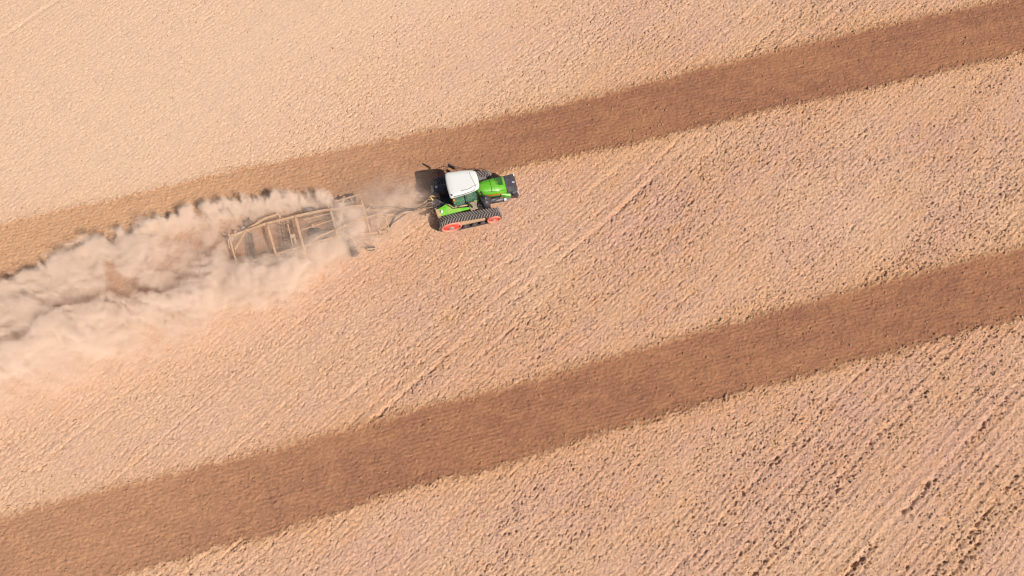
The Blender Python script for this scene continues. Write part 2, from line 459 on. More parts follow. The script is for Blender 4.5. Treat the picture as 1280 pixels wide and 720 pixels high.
def soil(name, base, warm, pink, pale, bumpd, fine):
    m, t, b, o = new_mat(name)
    p = t.pos()
    rp = t.mapping(p, rot=(0, 0, -(a if fine else b_)))
    rs_ = t.mapping(rp, sc=(0.45 if fine else 0.6, 1.0, 1.0))
    big = t.noise(t.mapping(rp, sc=(0.5, 1, 1)), 0.22, 4, 0.6)
    mid = t.noise(rs_, 1.3, 4, 0.65)
    fin = t.noise(rs_, 7.0, 4, 0.7)
    grit = t.noise(p, 22.0, 2, 0.6)
    c = t.mix(t.sstep(big, 0.35, 0.65), base, pink)
    c = t.mix(t.sstep(mid, 0.42, 0.72, 0, 0.6), c, warm)
    if fine: c = t.mix(t.sstep(t.noise(t.mapping(rp, sc=(0.6, 1, 1), loc=(40, 9, 0)), 0.09, 3, 0.6), 0.42, 0.68, 0.0, 0.5), c, (0.50, 0.335, 0.225))
    c = t.mix(t.m('MULTIPLY', t.attr('fringe'), 0.8 if fine else 0.0), c, warm)
    c = t.mix(t.m('MULTIPLY', t.attr('haze_fade'), 0.80 if fine else 0.80), c, pale)  # airborne haze put into the soil colour
    if fine:
        ed = t.m('ADD', t.attr('inside'), t.m('MULTIPLY', t.m('SUBTRACT', mid, 0.5), 1.4))
        c = t.mix(t.m('MULTIPLY', t.sstep(ed, 0.05, 0.55, 0.0, 0.75), t.lin(t.attr('haze_fade'), 0, 1, 1.0, 0.3)), c, (0.30, 0.165, 0.088))
        # dark straw specks that also paint in tiny clod shadows, and pale crumbs
        st = t.noise(t.mapping(rp, sc=(0.5, 1.3, 1)), 13.0, 2, 0.7)
        c = t.mix(t.m('MULTIPLY', t.sstep(st, 0.56, 0.66, 0.0, 0.85), t.lin(t.attr('haze_fade'), 0, 1, 1.0, 0.5)), c, (0.15, 0.085, 0.062))
        c = t.mix(t.sstep(st, 0.40, 0.30, 0.0, 0.5), c, (0.56, 0.40, 0.27))
    else:
        ed = t.m('ADD', t.attr('inside'), t.m('MULTIPLY', t.m('SUBTRACT', fin, 0.5), 0.9))
        c = t.mix(t.sstep(ed, 0.45, 0.78, 0.6, 0.0), c, (0.35, 0.19, 0.105))
    k = t.m('ADD', t.lin(fin, 0.3, 0.7, 0.76, 1.2), t.lin(grit, 0.3, 0.7, -0.26, 0.26))
    k = t.m('MULTIPLY', k, t.lin(mid, 0.3, 0.7, 0.93, 1.06))
    k = t.m('ADD', t.m('MULTIPLY', t.m('SUBTRACT', k, 0.97), t.lin(t.attr('haze_fade'), 0, 1, 1.0, 0.7)), 0.97)
    c = t.mix(1.0, c, t.comb(k, k, k), 'MULTIPLY')
    t.put(c, b.inputs['Base Color'])
    b.inputs['Roughness'].default_value = 1.0
    b.inputs['Specular IOR Level'].default_value = 0.1
    hb = t.m('ADD', t.m('MULTIPLY', fin, 0.7), t.m('MULTIPLY', grit, 0.35))
    hb = t.m('MULTIPLY', hb, t.lin(t.attr('haze_fade'), 0, 1, 1.0, 0.4))
    t.put(t.bump(hb, 1.0, bumpd), b.inputs['Normal'])
    return m
M['field'] = soil('dry_soil', (0.450, 0.276, 0.176), (0.455, 0.252, 0.132), (0.430, 0.262, 0.194), (0.525, 0.368, 0.258), 0.05, True)
M['tilled'] = soil('fresh_tilth', (0.260, 0.125, 0.070), (0.290, 0.143, 0.074), (0.215, 0.100, 0.061), (0.43, 0.262, 0.155), 0.045, False)

haze_fade_f = haze_fade
haze_fade_s = sst(-X, -6, 27) * (Y > 6) + sst(-X, 0, 36) * 0.5 * (Y <= 6)  # same painted haze on the strips, fading them towards the left
grid_object('field', None, 0.0, M['field'], {'fringe': fringe, 'haze_fade': haze_fade_f, 'inside': np.clip(0.5 + dout, 0, 1)})
def fmask(A): return (A[:-1, :-1] + A[1:, 1:] + A[:-1, 1:] + A[1:, :-1]) > 2.0
far_ok = (np.abs(X) < 300) & (np.abs(Y) < 300)
haze_fade_s = haze_fade_s * (1 - 0.85 * sst(inN, -0.3, 1.0))
grid_object('tilled_strip', fmask(sL * far_ok), 0.008, M['tilled'], {'fringe': fringe * 0, 'haze_fade': haze_fade_s, 'inside': np.clip(0.5 + dout, 0, 1)})
grid_object('tilled_strip', fmask(sU * far_ok), 0.008, M['tilled'], {'fringe': fringe * 0, 'haze_fade': haze_fade_s, 'inside': np.clip(0.5 + dout, 0, 1)})

# ------------------------------------------------------------------ loose clods (too many to count)
def ico():
    bm = bmesh.new(); bmesh.ops.create_icosphere(bm, subdivisions=1, radius=1.0)
    v = np.array([x.co[:] for x in bm.verts]); f = np.array([[y.index for y in x.verts] for x in bm.faces]); bm.free()
    return v, f
IV, IF = ico()
def sample(A, x, y):
    i = np.clip(np.searchsorted(gx, x) - 1, 0, len(gx) - 2); j = np.clip(np.searchsorted(gy, y) - 1, 0, len(gy) - 2)
    return A[j, i]
def clods(name, xs, ys, rs, mat, label):
    n = len(xs)
    z = sample(Z, xs, ys)
    V_ = IV[None] * (1 + 0.35 * (rng.random((n, len(IV), 1)) - 0.5) * 2)
    sc = np.stack([rs * rng.uniform(.8, 1.5, n), rs * rng.uniform(.7, 1.2, n), rs * rng.uniform(.5, .9, n)], -1)
    V_ = V_ * sc[:, None]
    an = rng.uniform(0, 2 * math.pi, n); c, s_ = np.cos(an)[:, None], np.sin(an)[:, None]
    x = V_[..., 0] * c - V_[..., 1] * s_; y = V_[..., 0] * s_ + V_[..., 1] * c
    co = np.stack([x + xs[:, None], y + ys[:, None], V_[..., 2] + (z + sc[:, 2] * 0.35)[:, None]], -1)
    f = IF[None] + (np.arange(n) * len(IV))[:, None, None]
    me = bpy.data.meshes.new(name)
    me.vertices.add(n * len(IV)); me.vertices.foreach_set('co', co.astype(np.float32).ravel())
    me.loops.add(f.size); me.loops.foreach_set('vertex_index', f.astype(np.int32).ravel())
    me.polygons.add(f.size // 3); me.polygons.foreach_set('loop_start', np.arange(0, f.size, 3, dtype=np.int32))
    me.update(calc_edges=True)
    me.materials.append(mat)
    o = bpy.data.objects.new(name, me); COL.objects.link(o)
    return tag(o, label, 'soil clods', kind='stuff')
N = 150000
xs = rng.uniform(-44, 44, N); ys = rng.uniform(-9, 41, N)
Sx = sample(S, xs, ys); cx = sample(haze_fade, xs, ys); px_ = sample(patch, xs, ys); dx_ = sample(dout, xs, ys)
Ux = sample(U, xs, ys); Vx = sample(V, xs, ys)
keep = (Sx < 0.5) & (rng.random(N) < (0.12 + 0.75 * np.clip(px_ - 0.45, 0, 1) + 0.6 * np.exp(-np.abs(dx_) / 0.5)) * (1 - 0.85 * cx)) 
keep &= ~((np.abs(Ux) < 3.2) & (np.abs(Vx) < 1.9))
clod_f = paint('dry_clod', (0.42, 0.26, 0.165), 1.0, 0, 0.3, dcol=(0.45, 0.28, 0.17), var=0.2)
r_f = 0.028 + 0.05 * rng.random(keep.sum()) ** 3
clods('soil_clods', xs[keep], ys[keep], r_f, clod_f, 'pale dry clods of earth scattered over the unworked field')
keep = (Sx >= 0.5) & (rng.random(N) < 0.13 + 0.6 * np.exp(-np.abs(dx_) / 0.35)) & ~((np.abs(Ux) < 3.2) & (np.abs(Vx) < 1.9))
clod_s = paint('tilth_clod', (0.33, 0.17, 0.095), 1.0, 0, 0.35, dcol=(0.40, 0.22, 0.12), var=0.25)
r_s = 0.025 + 0.055 * rng.random(keep.sum()) ** 4
clods('soil_clods', xs[keep], ys[keep], r_s, clod_s, 'brown clods of earth lying on the freshly tilled strips')

# ------------------------------------------------------------------ tractor
tr = empty('tracked_tractor', (TR_O[0], TR_O[1], 0.0), TR_H)
tag(tr, 'green tracked tractor with white cab roof and red wheels pulling the implement', 'tractor')
TR = Matrix.Translation((TR_O[0], TR_O[1], 0)) @ Matrix.Rotation(TR_H, 4, 'Z')

XR, RR_, XF, RF = -1.48, 0.80, 1.50, 0.56        # rear driver, front idler
def belt_loop(grow):
    pts = []
    for cx_, r in ((XR, RR_ + grow), (XF, RF + grow)):
        zc = RR_ if cx_ == XR else RF
        zc += 0.045
        pts += [(cx_ + r * math.cos(t_), zc + r * math.sin(t_)) for t_ in np.linspace(0, 2 * math.pi, 72, endpoint=False)]
    pts = sorted(set(pts))
    def cross(o, a_, b2): return (a_[0] - o[0]) * (b2[1] - o[1]) - (a_[1] - o[1]) * (b2[0] - o[0])
    lo = []
    for p in pts:
        while len(lo) > 1 and cross(lo[-2], lo[-1], p) <= 0: lo.pop()
        lo.append(p)
    up = []
    for p in reversed(pts):
        while len(up) > 1 and cross(up[-2], up[-1], p) <= 0: up.pop()
        up.append(p)
    return np.array(lo[:-1] + up[:-1])
def resample(loop, n):
    L_ = np.vstack([loop, loop[:1]]); d = np.r_[0, np.cumsum(np.hypot(*np.diff(L_, axis=0).T))]
    s_ = np.linspace(0, d[-1], n, endpoint=False)
    return np.stack([np.interp(s_, d, L_[:, 0]), np.interp(s_, d, L_[:, 1])], -1), d[-1]
def track(side):
    yo, yi = side * 1.76, side * 1.14
    mb = MB()
    n = 160
    po, per = resample(belt_loop(0.0), n)
    pi_, _ = resample(belt_loop(-0.045), n)
    # keep the inner loop facing the outer one
    nrm = []
    for i in range(n):
        t_ = po[(i + 1) % n] - po[i - 1]; t_ = t_ / np.hypot(*t_); nrm.append((t_[1], -t_[0]))
    nrm = np.array(nrm)
    pin = po - nrm * 0.045
    rings = []
    for i in range(n):
        rings.append([(po[i][0], yo, po[i][1]), (po[i][0], yi, po[i][1]), (pin[i][0], yi, pin[i][1]), (pin[i][0], yo, pin[i][1])])
    rings.append(rings[0])
    mb.loft(rings, M['rubber'], caps=False)
    loop = belt_loop(0.0)
    L_ = np.vstack([loop, loop[:1]]); dd = np.r_[0, np.cumsum(np.hypot(*np.diff(L_, axis=0).T))]
    def at(s_):
        s_ = s_ % dd[-1]
        x = np.interp(s_, dd, L_[:, 0]); z = np.interp(s_, dd, L_[:, 1])
        x2 = np.interp((s_ + 0.02) % dd[-1], dd, L_[:, 0]); z2 = np.interp((s_ + 0.02) % dd[-1], dd, L_[:, 1])
        tx, tz = x2 - x, z2 - z; q = math.hypot(tx, tz) or 1
        return x, z, tz / q, -tx / q, tx / q, tz / q
    nl = 52; ymid = (yo + yi) / 2
    for k in range(nl):
        for half, (ya, yb) in enumerate(((yo + side * 0.012, ymid + side * 0.01), (yi - side * 0.012, ymid - side * 0.01))):
            s0 = k * dd[-1] / nl + (0.5 * dd[-1] / nl if half else 0)
            rings = []
            for f in (0, 0.5, 1.0):
                # on the top run the loop goes backwards, so the centre of each chevron lies ahead on top
                sc_ = s0 - f * 0.20
                y = ya + (yb - ya) * f
                x, z, nx_, nz_, tx, tz = at(sc_)
                w = 0.034
                rings.append([(x - tx * w - nx_ * 0.003, y, z - tz * w - nz_ * 0.003), (x + tx * w - nx_ * 0.003, y, z + tz * w - nz_ * 0.003),
                              (x + tx * w * 0.6 + nx_ * 0.045, y, z + tz * w * 0.6 + nz_ * 0.045), (x - tx * w * 0.6 + nx_ * 0.045, y, z - tz * w * 0.6 + nz_ * 0.045)])
            mb.loft(rings, M['lug'])
    t = mb.build('track_belt', tr)
    def wheel(name, xc, zc, r, yw, hub_r, dusty=True):
        w = MB()
        s = side
        yout = yo + s * 0.02
        prof = [(r, yi - yout), (r, 0.0), (r * 0.93, s * 0.05), (r * 0.86, s * 0.05), (r * 0.80, -s * 0.05), (hub_r * 1.6, -s * 0.015), (hub_r, s * 0.02), (hub_r, s * 0.10), (hub_r * 0.6, s * 0.12)]
        def mf(q): return (M['red_dusty'] if q < 4 else M['red']) if q < 6 else M['hub']
        w.lathe_y((0, yout, 0), prof, mf, 36)
        for q in range(8):
            an = q * math.pi / 4
            w.cyl((hub_r * 1.25 * math.cos(an), yout - s * 0.01, hub_r * 1.25 * math.sin(an)), (hub_r * 1.25 * math.cos(an), yout + s * 0.03, hub_r * 1.25 * math.sin(an)), 0.02, M['hub'], 6)
        w.build(name, t, None).location = (xc, 0, zc)
    wheel('drive_wheel', XR, RR_ + 0.045, RR_ - 0.06, 0, 0.17)
    wheel('idler_wheel', XF, RF + 0.045, RF - 0.07, 0, 0.09)
    for xm in (-0.55, 0.10, 0.70):
        w = MB(); s = side
        w.lathe_y((0, yo + s * -0.02, 0), [(0.19, yi - yo), (0.19, 0), (0.15, s * 0.02), (0.06, s * 0.01), (0.05, s * 0.05), (0.02, s * 0.055)], lambda q: M['steel'] if q > 1 else M['tyre'], 20)
        w.build('roller', t).location = (xm, 0, 0.245)
    f = MB()
    ym = side * 1.50
    f.box((0.05, ym, 0.66), (1.75, 0.34, 0.26), M['tan'], bevel=0.03)
    f.box((0.05, ym, 0.47), (1.9, 0.20, 0.13), M['engine'], bevel=0.02)
    f.box((0.95, ym, 0.60), (0.6, 0.22, 0.2), M['black'], bevel=0.02)
    for xm in (-0.55, 0.10, 0.70):
        f.box((xm, side * 1.72, 0.40), (0.10, 0.05, 0.24), M['engine'], bevel=0.01)
    f.build('track_frame', t)
track(-1); track(1)

# chassis: belly, axle housings and gearbox between the tracks
c = MB()
c.box((0.35, 0, 0.95), (4.6, 0.62, 0.62), M['engine'], bevel=0.05)
c.box((-1.48, 0, 0.84), (0.62, 2.26, 0.5), M['engine'], bevel=0.08)
c.box((1.2, 0, 0.70), (0.35, 2.6, 0.26), M['engine'], bevel=0.05)
c.box((-2.05, 0, 0.95), (0.75, 0.8, 0.85), M['engine'], bevel=0.06)
c.box((2.85, 0, 0.98), (0.7, 0.7, 0.45), M['black'], bevel=0.05)
c.build('chassis', tr)

# bonnet
h_ = MB()
def hood_ring(x, w, zt, zb, crown):
    return [(x, -w, zb), (x, -w * 0.99, zt - 0.42), (x, -w * 0.93, zt - 0.12), (x, -w * 0.78, zt - 0.02), (x, -w * 0.3, zt + crown), (x, w * 0.3, zt + crown), (x, w * 0.78, zt - 0.02), (x, w * 0.93, zt - 0.12), (x, w * 0.99, zt - 0.42), (x, w, zb)]
h_.loft([hood_ring(0.72, 0.42, 2.42, 1.55, 0.04), hood_ring(1.3, 0.52, 2.40, 1.5, 0.05), hood_ring(2.0, 0.60, 2.34, 1.45, 0.05), hood_ring(2.72, 0.63, 2.22, 1.42, 0.04)], M['green'], smooth=True)
hood = h_.build('bonnet', tr)
g_ = MB()
for s in (-1, 1):
    g_.tube([(0.80, s * 0.34, 2.425), (1.3, s * 0.42, 2.41), (2.0, s * 0.49, 2.345), (2.70, s * 0.51, 2.225)], 0.012, M['green_dark'], 5)
g_.tube([(1.72, -0.50, 2.365), (1.74, -0.2, 2.435), (1.74, 0.2, 2.435), (1.72, 0.50, 2.365)], 0.010, M['green_dark'], 5)
g_.build('panel_gap', hood)
v_ = MB()
for k in range(9):
    y = -0.08 + k * 0.066
    v_.box((2.33, y, 2.335 - 0.01 * abs(k - 2)), (0.46, 0.028, 0.03), M['green_dark'], ry=R(9))
v_.box((2.33, 0.185, 2.312), (0.50, 0.58, 0.04), M['green_dark'], ry=R(9))
v_.build('vent', hood)
s_ = MB()
s_.prism([(1.35, -0.555), (2.45, -0.625), (2.46, -0.638), (1.36, -0.568)], [2.0, 1.98, 1.98, 2.0], [2.11, 2.05, 2.05, 2.11], M['redstripe'])
s_.build('stripe', hood)
s_ = MB(); s_.box((2.42, -0.632, 1.80), (0.34, 0.02, 0.13), M['black']); s_.box((2.42, -0.645, 1.80), (0.24, 0.008, 0.05), M['hub']); s_.build('side_badge', hood)
s_ = MB(); s_.box((1.9, -0.60, 1.66), (0.8, 0.03, 0.12), M['black'], rz=R(-5)); s_.build('side_vent', hood)
s_ = MB()
s_.prism([(2.30, -0.60), (2.94, -0.68), (2.98, -0.80), (2.84, -0.82), (2.3, -0.66)], 1.52, [2.04, 1.88, 1.83, 1.83, 2.0], M['green'], bevel=0.02)
s_.build('corner_panel', hood)
s_ = MB()
s_.prism([(2.30, 0.60), (2.3, 0.64), (2.84, 0.74), (2.96, 0.72), (2.94, 0.66)], 1.42, [1.84, 1.8, 1.7, 1.7, 1.74], M['green'], bevel=0.02)
s_.build('corner_panel', hood)

# dark nose with headlamps
n_ = MB()
def nose_ring(x, w, zt, zb):
    return [(x, -w, zb), (x, -w, zt - 0.25), (x, -w * 0.86, zt - 0.03), (x, -w * 0.4, zt + 0.02), (x, w * 0.4, zt + 0.02), (x, w * 0.86, zt - 0.03), (x, w, zt - 0.25), (x, w, zb)]
n_.loft([nose_ring(2.73, 0.645, 2.22, 1.15), nose_ring(3.15, 0.72, 2.10, 1.1), nose_ring(3.42, 0.80, 1.96, 1.15), nose_ring(3.52, 0.72, 1.72, 1.25)], M['grey'], smooth=False)
nose = n_.build('nose_cover', tr)
g_ = MB(); g_.box((3.25, 0.02, 2.098), (0.07, 0.03, 0.02), M['lamp'], ry=R(27)); g_.box((3.32, 0.02, 2.062), (0.16, 0.045, 0.02), M['lamp'], ry=R(27)); g_.build('emblem', nose)
for s in (-1, 1):
    l_ = MB()
    if s < 0: l_.prism([(3.02, s * 0.70), (3.40, s * 0.60), (3.47, s * 0.72), (3.12, s * 0.83)], [1.7] * 4, [2.13, 2.02, 1.92, 2.02], M['black'], bevel=0.01)
    l_.box((3.475, s * 0.66, 1.80), (0.05, 0.18, 0.14), M['lamp'], bevel=0.02)
    l_.build('headlight', nose)
w_ = MB(); w_.box((3.2, 0, 0.95), (0.3, 0.3, 0.2), M['black'])
for k, x in enumerate((3.30, 3.42)): w_.box((x, 0, 0.88), (0.10, 0.8, 0.46), M['black'], bevel=0.02)
w_.build('front_weight', tr)

# engine side trim and pipes
for s in (-1, 1):
    e_ = MB()
    k = 1.0 if s < 0 else 0.80
    e_.tube([(1.15, s * 0.72, 1.52), (1.7, s * 0.76 * k, 1.50), (2.5, s * 0.80 * k, 1.46)], 0.085, M['silver'], 10)
    e_.tube([(1.0, s * 0.80, 1.34), (1.9, s * 0.84 * k, 1.30), (2.55, s * 0.84 * k, 1.28)], 0.06, M['black'], 8)
    e_.box((1.9, s * 0.72 * k, 1.28), (1.7, 0.12, 0.32), M['engine'], bevel=0.03)
    e_.box((2.66 if s < 0 else 2.5, s * 0.84 * k, 1.44), (0.42, 0.30 if s < 0 else 0.2, 0.12), M['silver'], bevel=0.02)
    e_.box((2.6, s * 0.80 * k, 1.35), (0.12, 0.2, 0.16), M['engine'])
    e_.build('engine_trim', tr)
l_ = MB(); l_.cyl((2.46, -0.88, 1.50), (2.56, -0.88, 1.60), 0.08, M['lamp'], 14); l_.build('work_lamp', tr)
x_ = MB()
x_.tube([(1.55, -0.66, 1.75), (1.35, -0.72, 2.0), (1.12, -0.74, 2.15), (1.02, -0.76, 2.3)], 0.15, M['grey'], 14, rs=[0.11, 0.17, 0.24, 0.20])
x_.tube([(1.22, -0.88, 1.15), (1.18, -0.88, 1.95), (1.18, -0.88, 2.0), (1.2, -0.86, 2.12)], 0.25, M['grey'], 18, rs=[0.27, 0.27, 0.24, 0.12])
x_.tube([(1.3, -0.80, 1.6), (1.7, -0.74, 1.62), (2.2, -0.72, 1.6)], 0.14, M['grey'], 12, rs=[0.2, 0.14, 0.08])
x_.tube([(1.05, -0.70, 2.2), (0.98, -0.66, 2.9), (0.94, -0.66, 3.15)], 0.065, M['black'], 10)
x_.build('exhaust', tr)
x_ = MB()
x_.tube([(1.05, 0.88, 1.3), (1.05, 0.88, 2.05)], 0.19, M['silver'], 16)
x_.box((1.35, 0.82, 1.75), (0.5, 0.3, 0.3), M['silver'], bevel=0.05)
x_.tube([(1.0, 0.70, 2.0), (0.95, 0.68, 2.9)], 0.06, M['black'], 10)
x_.build('air_intake', tr)

# cab
cab = MB()
cab.prism([(-1.0, -0.72), (0.62, -0.55), (0.80, -0.42), (0.80, 0.42), (0.62, 0.55), (-1.0, 0.72)], 1.15, 1.72, M['green_dusty'], bevel=0.03)
cab.box((-0.15, 0, 1.16), (1.7, 1.25, 0.2), M['black'])
cabo = cab.build('cab', tr)
posts_lo = [(-0.98, -0.74), (-0.18, -0.68), (0.74, -0.46), (0.74, 0.46), (-0.18, 0.68), (-0.98, 0.74)]
posts_hi = [(-1.02, -0.80), (-0.18, -0.74), (0.70, -0.52), (0.70, 0.52), (-0.18, 0.74), (-1.02, 0.80)]
p_ = MB()
for a1, a2 in zip(posts_lo, posts_hi):
    p_.tube([(a1[0], a1[1], 1.70), (a2[0], a2[1], 3.36)], 0.035, M['black'], 6, smooth=False)
for i in range(6):
    a1, a2 = posts_lo[i], posts_lo[(i + 1) % 6]
    p_.tube([(a1[0], a1[1], 1.74), (a2[0], a2[1], 1.74)], 0.03, M['black'], 6, smooth=False)
p_.build('cab_posts', cabo)
for i in range(6):
    j = (i + 1) % 6
    q = MB()
    lo1, lo2, hi1, hi2 = [Vector((*v, z)) for v, z in ((posts_lo[i], 1.77), (posts_lo[j], 1.77), (posts_hi[i], 3.34), (posts_hi[j], 3.34))]
    sh_ = 0.05
    A_, B_, C_, D_ = lo1.lerp(lo2, sh_), lo2.lerp(lo1, sh_), hi2.lerp(hi1, sh_), hi1.lerp(hi2, sh_)
    nn = (B_ - A_).cross(D_ - A_).normalized() * 0.008
    q.loft([[A_, B_, C_, D_], [A_ + nn, B_ + nn, C_ + nn, D_ + nn]], M['glass'])
    q.build('window_pane' if i not in (0, 3) else 'window_pane', cabo)
s_ = MB()
s_.box((-0.35, 0, 1.95), (0.5, 0.5, 0.14), M['black'], bevel=0.04); s_.box((-0.62, 0, 2.35), (0.14, 0.48, 0.8), M['black'], ry=R(-8), bevel=0.05)
s_.box((-0.3, -0.38, 2.1), (0.5, 0.12, 0.1), M['grey'], bevel=0.03)
s_.tube([(0.35, 0, 1.72), (0.22, 0, 2.2)], 0.04, M['black']); s_.tube([(0.22 + 0.05 * 0, 0.19 * math.cos(t_), 2.2 + 0.16 * math.sin(t_)) for t_ in np.linspace(0, 2 * math.pi, 13)], 0.018, M['black'])
s_.build('driver_seat', cabo)
# roof: rounded tapering slab
def roof_outline(inset, z):
    P = [(-1.12, -0.95), (0.10, -0.84), (0.78, -0.70), (0.92, -0.50), (0.96, 0.0), (0.92, 0.50), (0.78, 0.70), (0.10, 0.84), (-1.12, 0.95), (-1.17, 0.50), (-1.19, 0.0), (-1.17, -0.50)]
    out = []
    m = len(P)
    sm = []
    for i in range(m):                                  # one round of corner cutting
        p0, p1, p2 = Vector(P[i - 1]), Vector(P[i]), Vector(P[(i + 1) % m])
        sm += [p1.lerp(p0, min(0.25, 0.10 / max((p0 - p1).length, .01))), p1.lerp(p2, min(0.25, 0.10 / max((p2 - p1).length, .01)))]
    for p in sm:
        k = 1 - inset / 0.95
        out.append((-0.12 + (p.x + 0.12) * k, p.y * k + 0.12, z))
    return out
r_ = MB()
r_.loft([roof_outline(0.06, 3.34), roof_outline(0.0, 3.40), roof_outline(0.0, 3.50), roof_outline(0.035, 3.56), roof_outline(0.12, 3.60), roof_outline(0.35, 3.62)], M['white'], smooth=True)
roof = r_.build('roof', cabo)
r_ = MB()
r_.tube([(0.50, 0.80, 3.555), (0.47, 0.62, 3.603), (0.52, 0.3, 3.606), (0.60, -0.05, 3.604), (0.66, -0.30, 3.602)], 0.02, M['seam'], 6)
r_.tube([(-0.35, -0.50, 3.612), (0.15, -0.47, 3.612), (0.66, -0.30, 3.602), (0.86, -0.24, 3.565)], 0.02, M['seam'], 6)
r_.tube([(0.66, -0.32, 3.60), (0.60, -0.52, 3.59), (0.50, -0.64, 3.575), (-0.2, -0.75, 3.57), (-0.9, -0.78, 3.57)], 0.02, M['seam'], 6)
r_.tube([(0.52, 0.72, 3.585), (0.46, 0.58, 3.606)], 0.02, M['seam'], 6)
r_.build('roof_seam', roof)
for s in (-1, 1):
    b_m = MB(); b_m.cyl((-0.92, s * 0.92, 3.36), (-0.92, s * 0.92, 3.44), 0.035, M['black'], 10); b_m.cyl((-0.92, s * 0.98, 3.40), (-0.92, s * 0.98, 3.52), 0.06, M['orange'], 12)
    b_m.box((-0.92, s * 0.94, 3.39), (0.08, 0.14, 0.04), M['black']); b_m.build('beacon', roof)
b_m = MB(); b_m.cyl((-0.98, -0.66, 3.55), (-0.98, -0.66, 3.68), 0.045, M['black'], 10); b_m.build('antenna', roof)

# mirrors on bent arms
for s in (-1, 1):
    m_ = MB()
    m_.tube([(0.66, s * 0.55, 3.05), (0.62, s * 1.1, 3.12), (0.55, s * 1.45, 3.05)] if s < 0 else [(-0.1, 0.78, 3.0), (-0.3, 1.3, 3.05), (-0.55, 1.75, 3.0)], 0.022, M['black'])
    if s < 0: m_.box((0.55, -1.42, 2.75), (0.09, 0.24, 0.5), M['black'], rz=R(12), bevel=0.03)
    else: m_.box((-0.58, 1.72, 2.86), (0.50, 0.11, 0.36), M['black'], rz=R(-42), bevel=0.03)
    m_.build('mirror', cabo)
m_ = MB()
m_.box((0.82, 0.98, 2.75), (0.16, 0.22, 0.34), M['black'], rz=R(15), bevel=0.03)
m_.tube([(0.70, 0.55, 2.9), (0.80, 0.98, 2.9)], 0.025, M['black'])
m_.tube([(0.72, 0.9, 3.1), (0.98, 0.92, 3.12), (0.98, 1.08, 3.1)], 0.02, M['black'])
m_.build('front_camera', cabo)

# mudguards over the tracks
def guard(s):
    g2 = MB()
    P = [(-2.22, 0.70), (-2.14, 1.16), (0.00, 1.12), (0.05, 0.98), (-0.85, 0.93), (-1.25, 0.70), (-1.42, 0.42)]
    P = [(x, s * y) for x, y in P]
    if s < 0: P = P[::-1]
    zt = {(-2.22, 0.70): 1.86, (-2.14, 1.16): 1.80, (0.00, 1.12): 1.84, (0.05, 0.98): 1.84, (-0.85, 0.93): 1.92, (-1.25, 0.70): 1.94, (-1.42, 0.42): 1.94}
    z = [zt[(x, abs(y))] for x, y in P]
    gm = M['green_dusty'] if s < 0 else M['engine']  # far guard and its panels coloured dark: the cab's shadow painted in
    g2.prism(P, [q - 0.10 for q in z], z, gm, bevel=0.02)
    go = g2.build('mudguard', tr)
    g3 = MB()
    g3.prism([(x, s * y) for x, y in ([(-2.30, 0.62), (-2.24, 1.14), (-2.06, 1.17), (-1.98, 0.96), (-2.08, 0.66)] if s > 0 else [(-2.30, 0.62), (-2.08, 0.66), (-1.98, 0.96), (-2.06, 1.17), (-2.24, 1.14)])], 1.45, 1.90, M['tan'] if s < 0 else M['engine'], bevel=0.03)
    g3.build('rear_panel', go)
    g4 = MB(); g4.box((-1.88, s * 0.93, 1.945), (0.13, 0.15, 0.10), M['lamp'], bevel=0.02); g4.build('rear_light', go)
    g5 = MB()
    g5.tube([(-2.25, s * 0.66, 1.93), (-1.62, s * 0.36, 1.99), (-1.34, s * 0.62, 1.99), (-1.10, s * 0.90, 1.98), (-0.55, s * 0.93, 1.95), (0.0, s * 0.90, 1.9)], 0.024, M['black'], 6)
    g5.build('edge_trim', go)
    g6 = MB()
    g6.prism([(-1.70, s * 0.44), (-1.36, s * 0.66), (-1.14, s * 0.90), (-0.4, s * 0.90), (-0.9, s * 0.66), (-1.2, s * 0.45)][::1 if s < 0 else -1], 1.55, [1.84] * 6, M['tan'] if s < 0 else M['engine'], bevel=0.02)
    g6.tube([(-0.75, s * 0.80, 1.86), (-0.4, s * 0.82, 1.9), (-0.1, s * 0.84, 1.86)], 0.06, M['tan'], 8)
    g6.build('deck', go)
    for x in (-1.45, -0.62, -0.35):
        pass
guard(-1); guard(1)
for s in (-1, 1):
    p2 = MB(); p2.box((0, 0, 0), (0.50, 0.52, 0.05), M['mesh'], bevel=0.012)
    for q in (-1, 1):
        p2.box((0, q * 0.262, 0.012), (0.53, 0.03, 0.06), M['tan']); p2.box((q * 0.262, 0, 0.014), (0.03, 0.50, 0.055), M['tan'])
    p2.box((0, -s * 0.3, -0.2), (0.06, 0.06, 0.4), M['black'])
    st = p2.build('step_platform', tr); st.location = (0.30, s * 0.98, 1.86); st.rotation_euler = (0, 0, R(6))
    d2 = MB()
    for k in range(3): d2.box((0.75, s * (0.86 + 0.13 * k), 1.55 - 0.28 * k), (0.36, 0.2, 0.04), M['black'])
    d2.tube([(0.56, s * 0.80, 1.7), (0.56, s * 1.14, 0.95)], 0.02, M['black']); d2.tube([(0.94, s * 0.80, 1.7), (0.94, s * 1.14, 0.95)], 0.02, M['black'])
    d2.build('ladder', tr)
# made-up low tube, drawing the thin dark lines outside the far track
rl = MB()
rl.tube([(-1.7, 1.75, 0.7), (-1.55, 2.5, 0.82), (-0.9, 2.72, 0.85), (-0.38, 2.72, 0.85), (0.3, 2.38, 0.85), (0.95, 2.10, 0.85), (1.45, 2.12, 0.85), (2.0, 1.75, 0.85), (2.25, 1.25, 0.95), (2.2, 0.6, 1.1)], 0.02, M['black'], 6)
rl.build('dark_line_tube', tr)

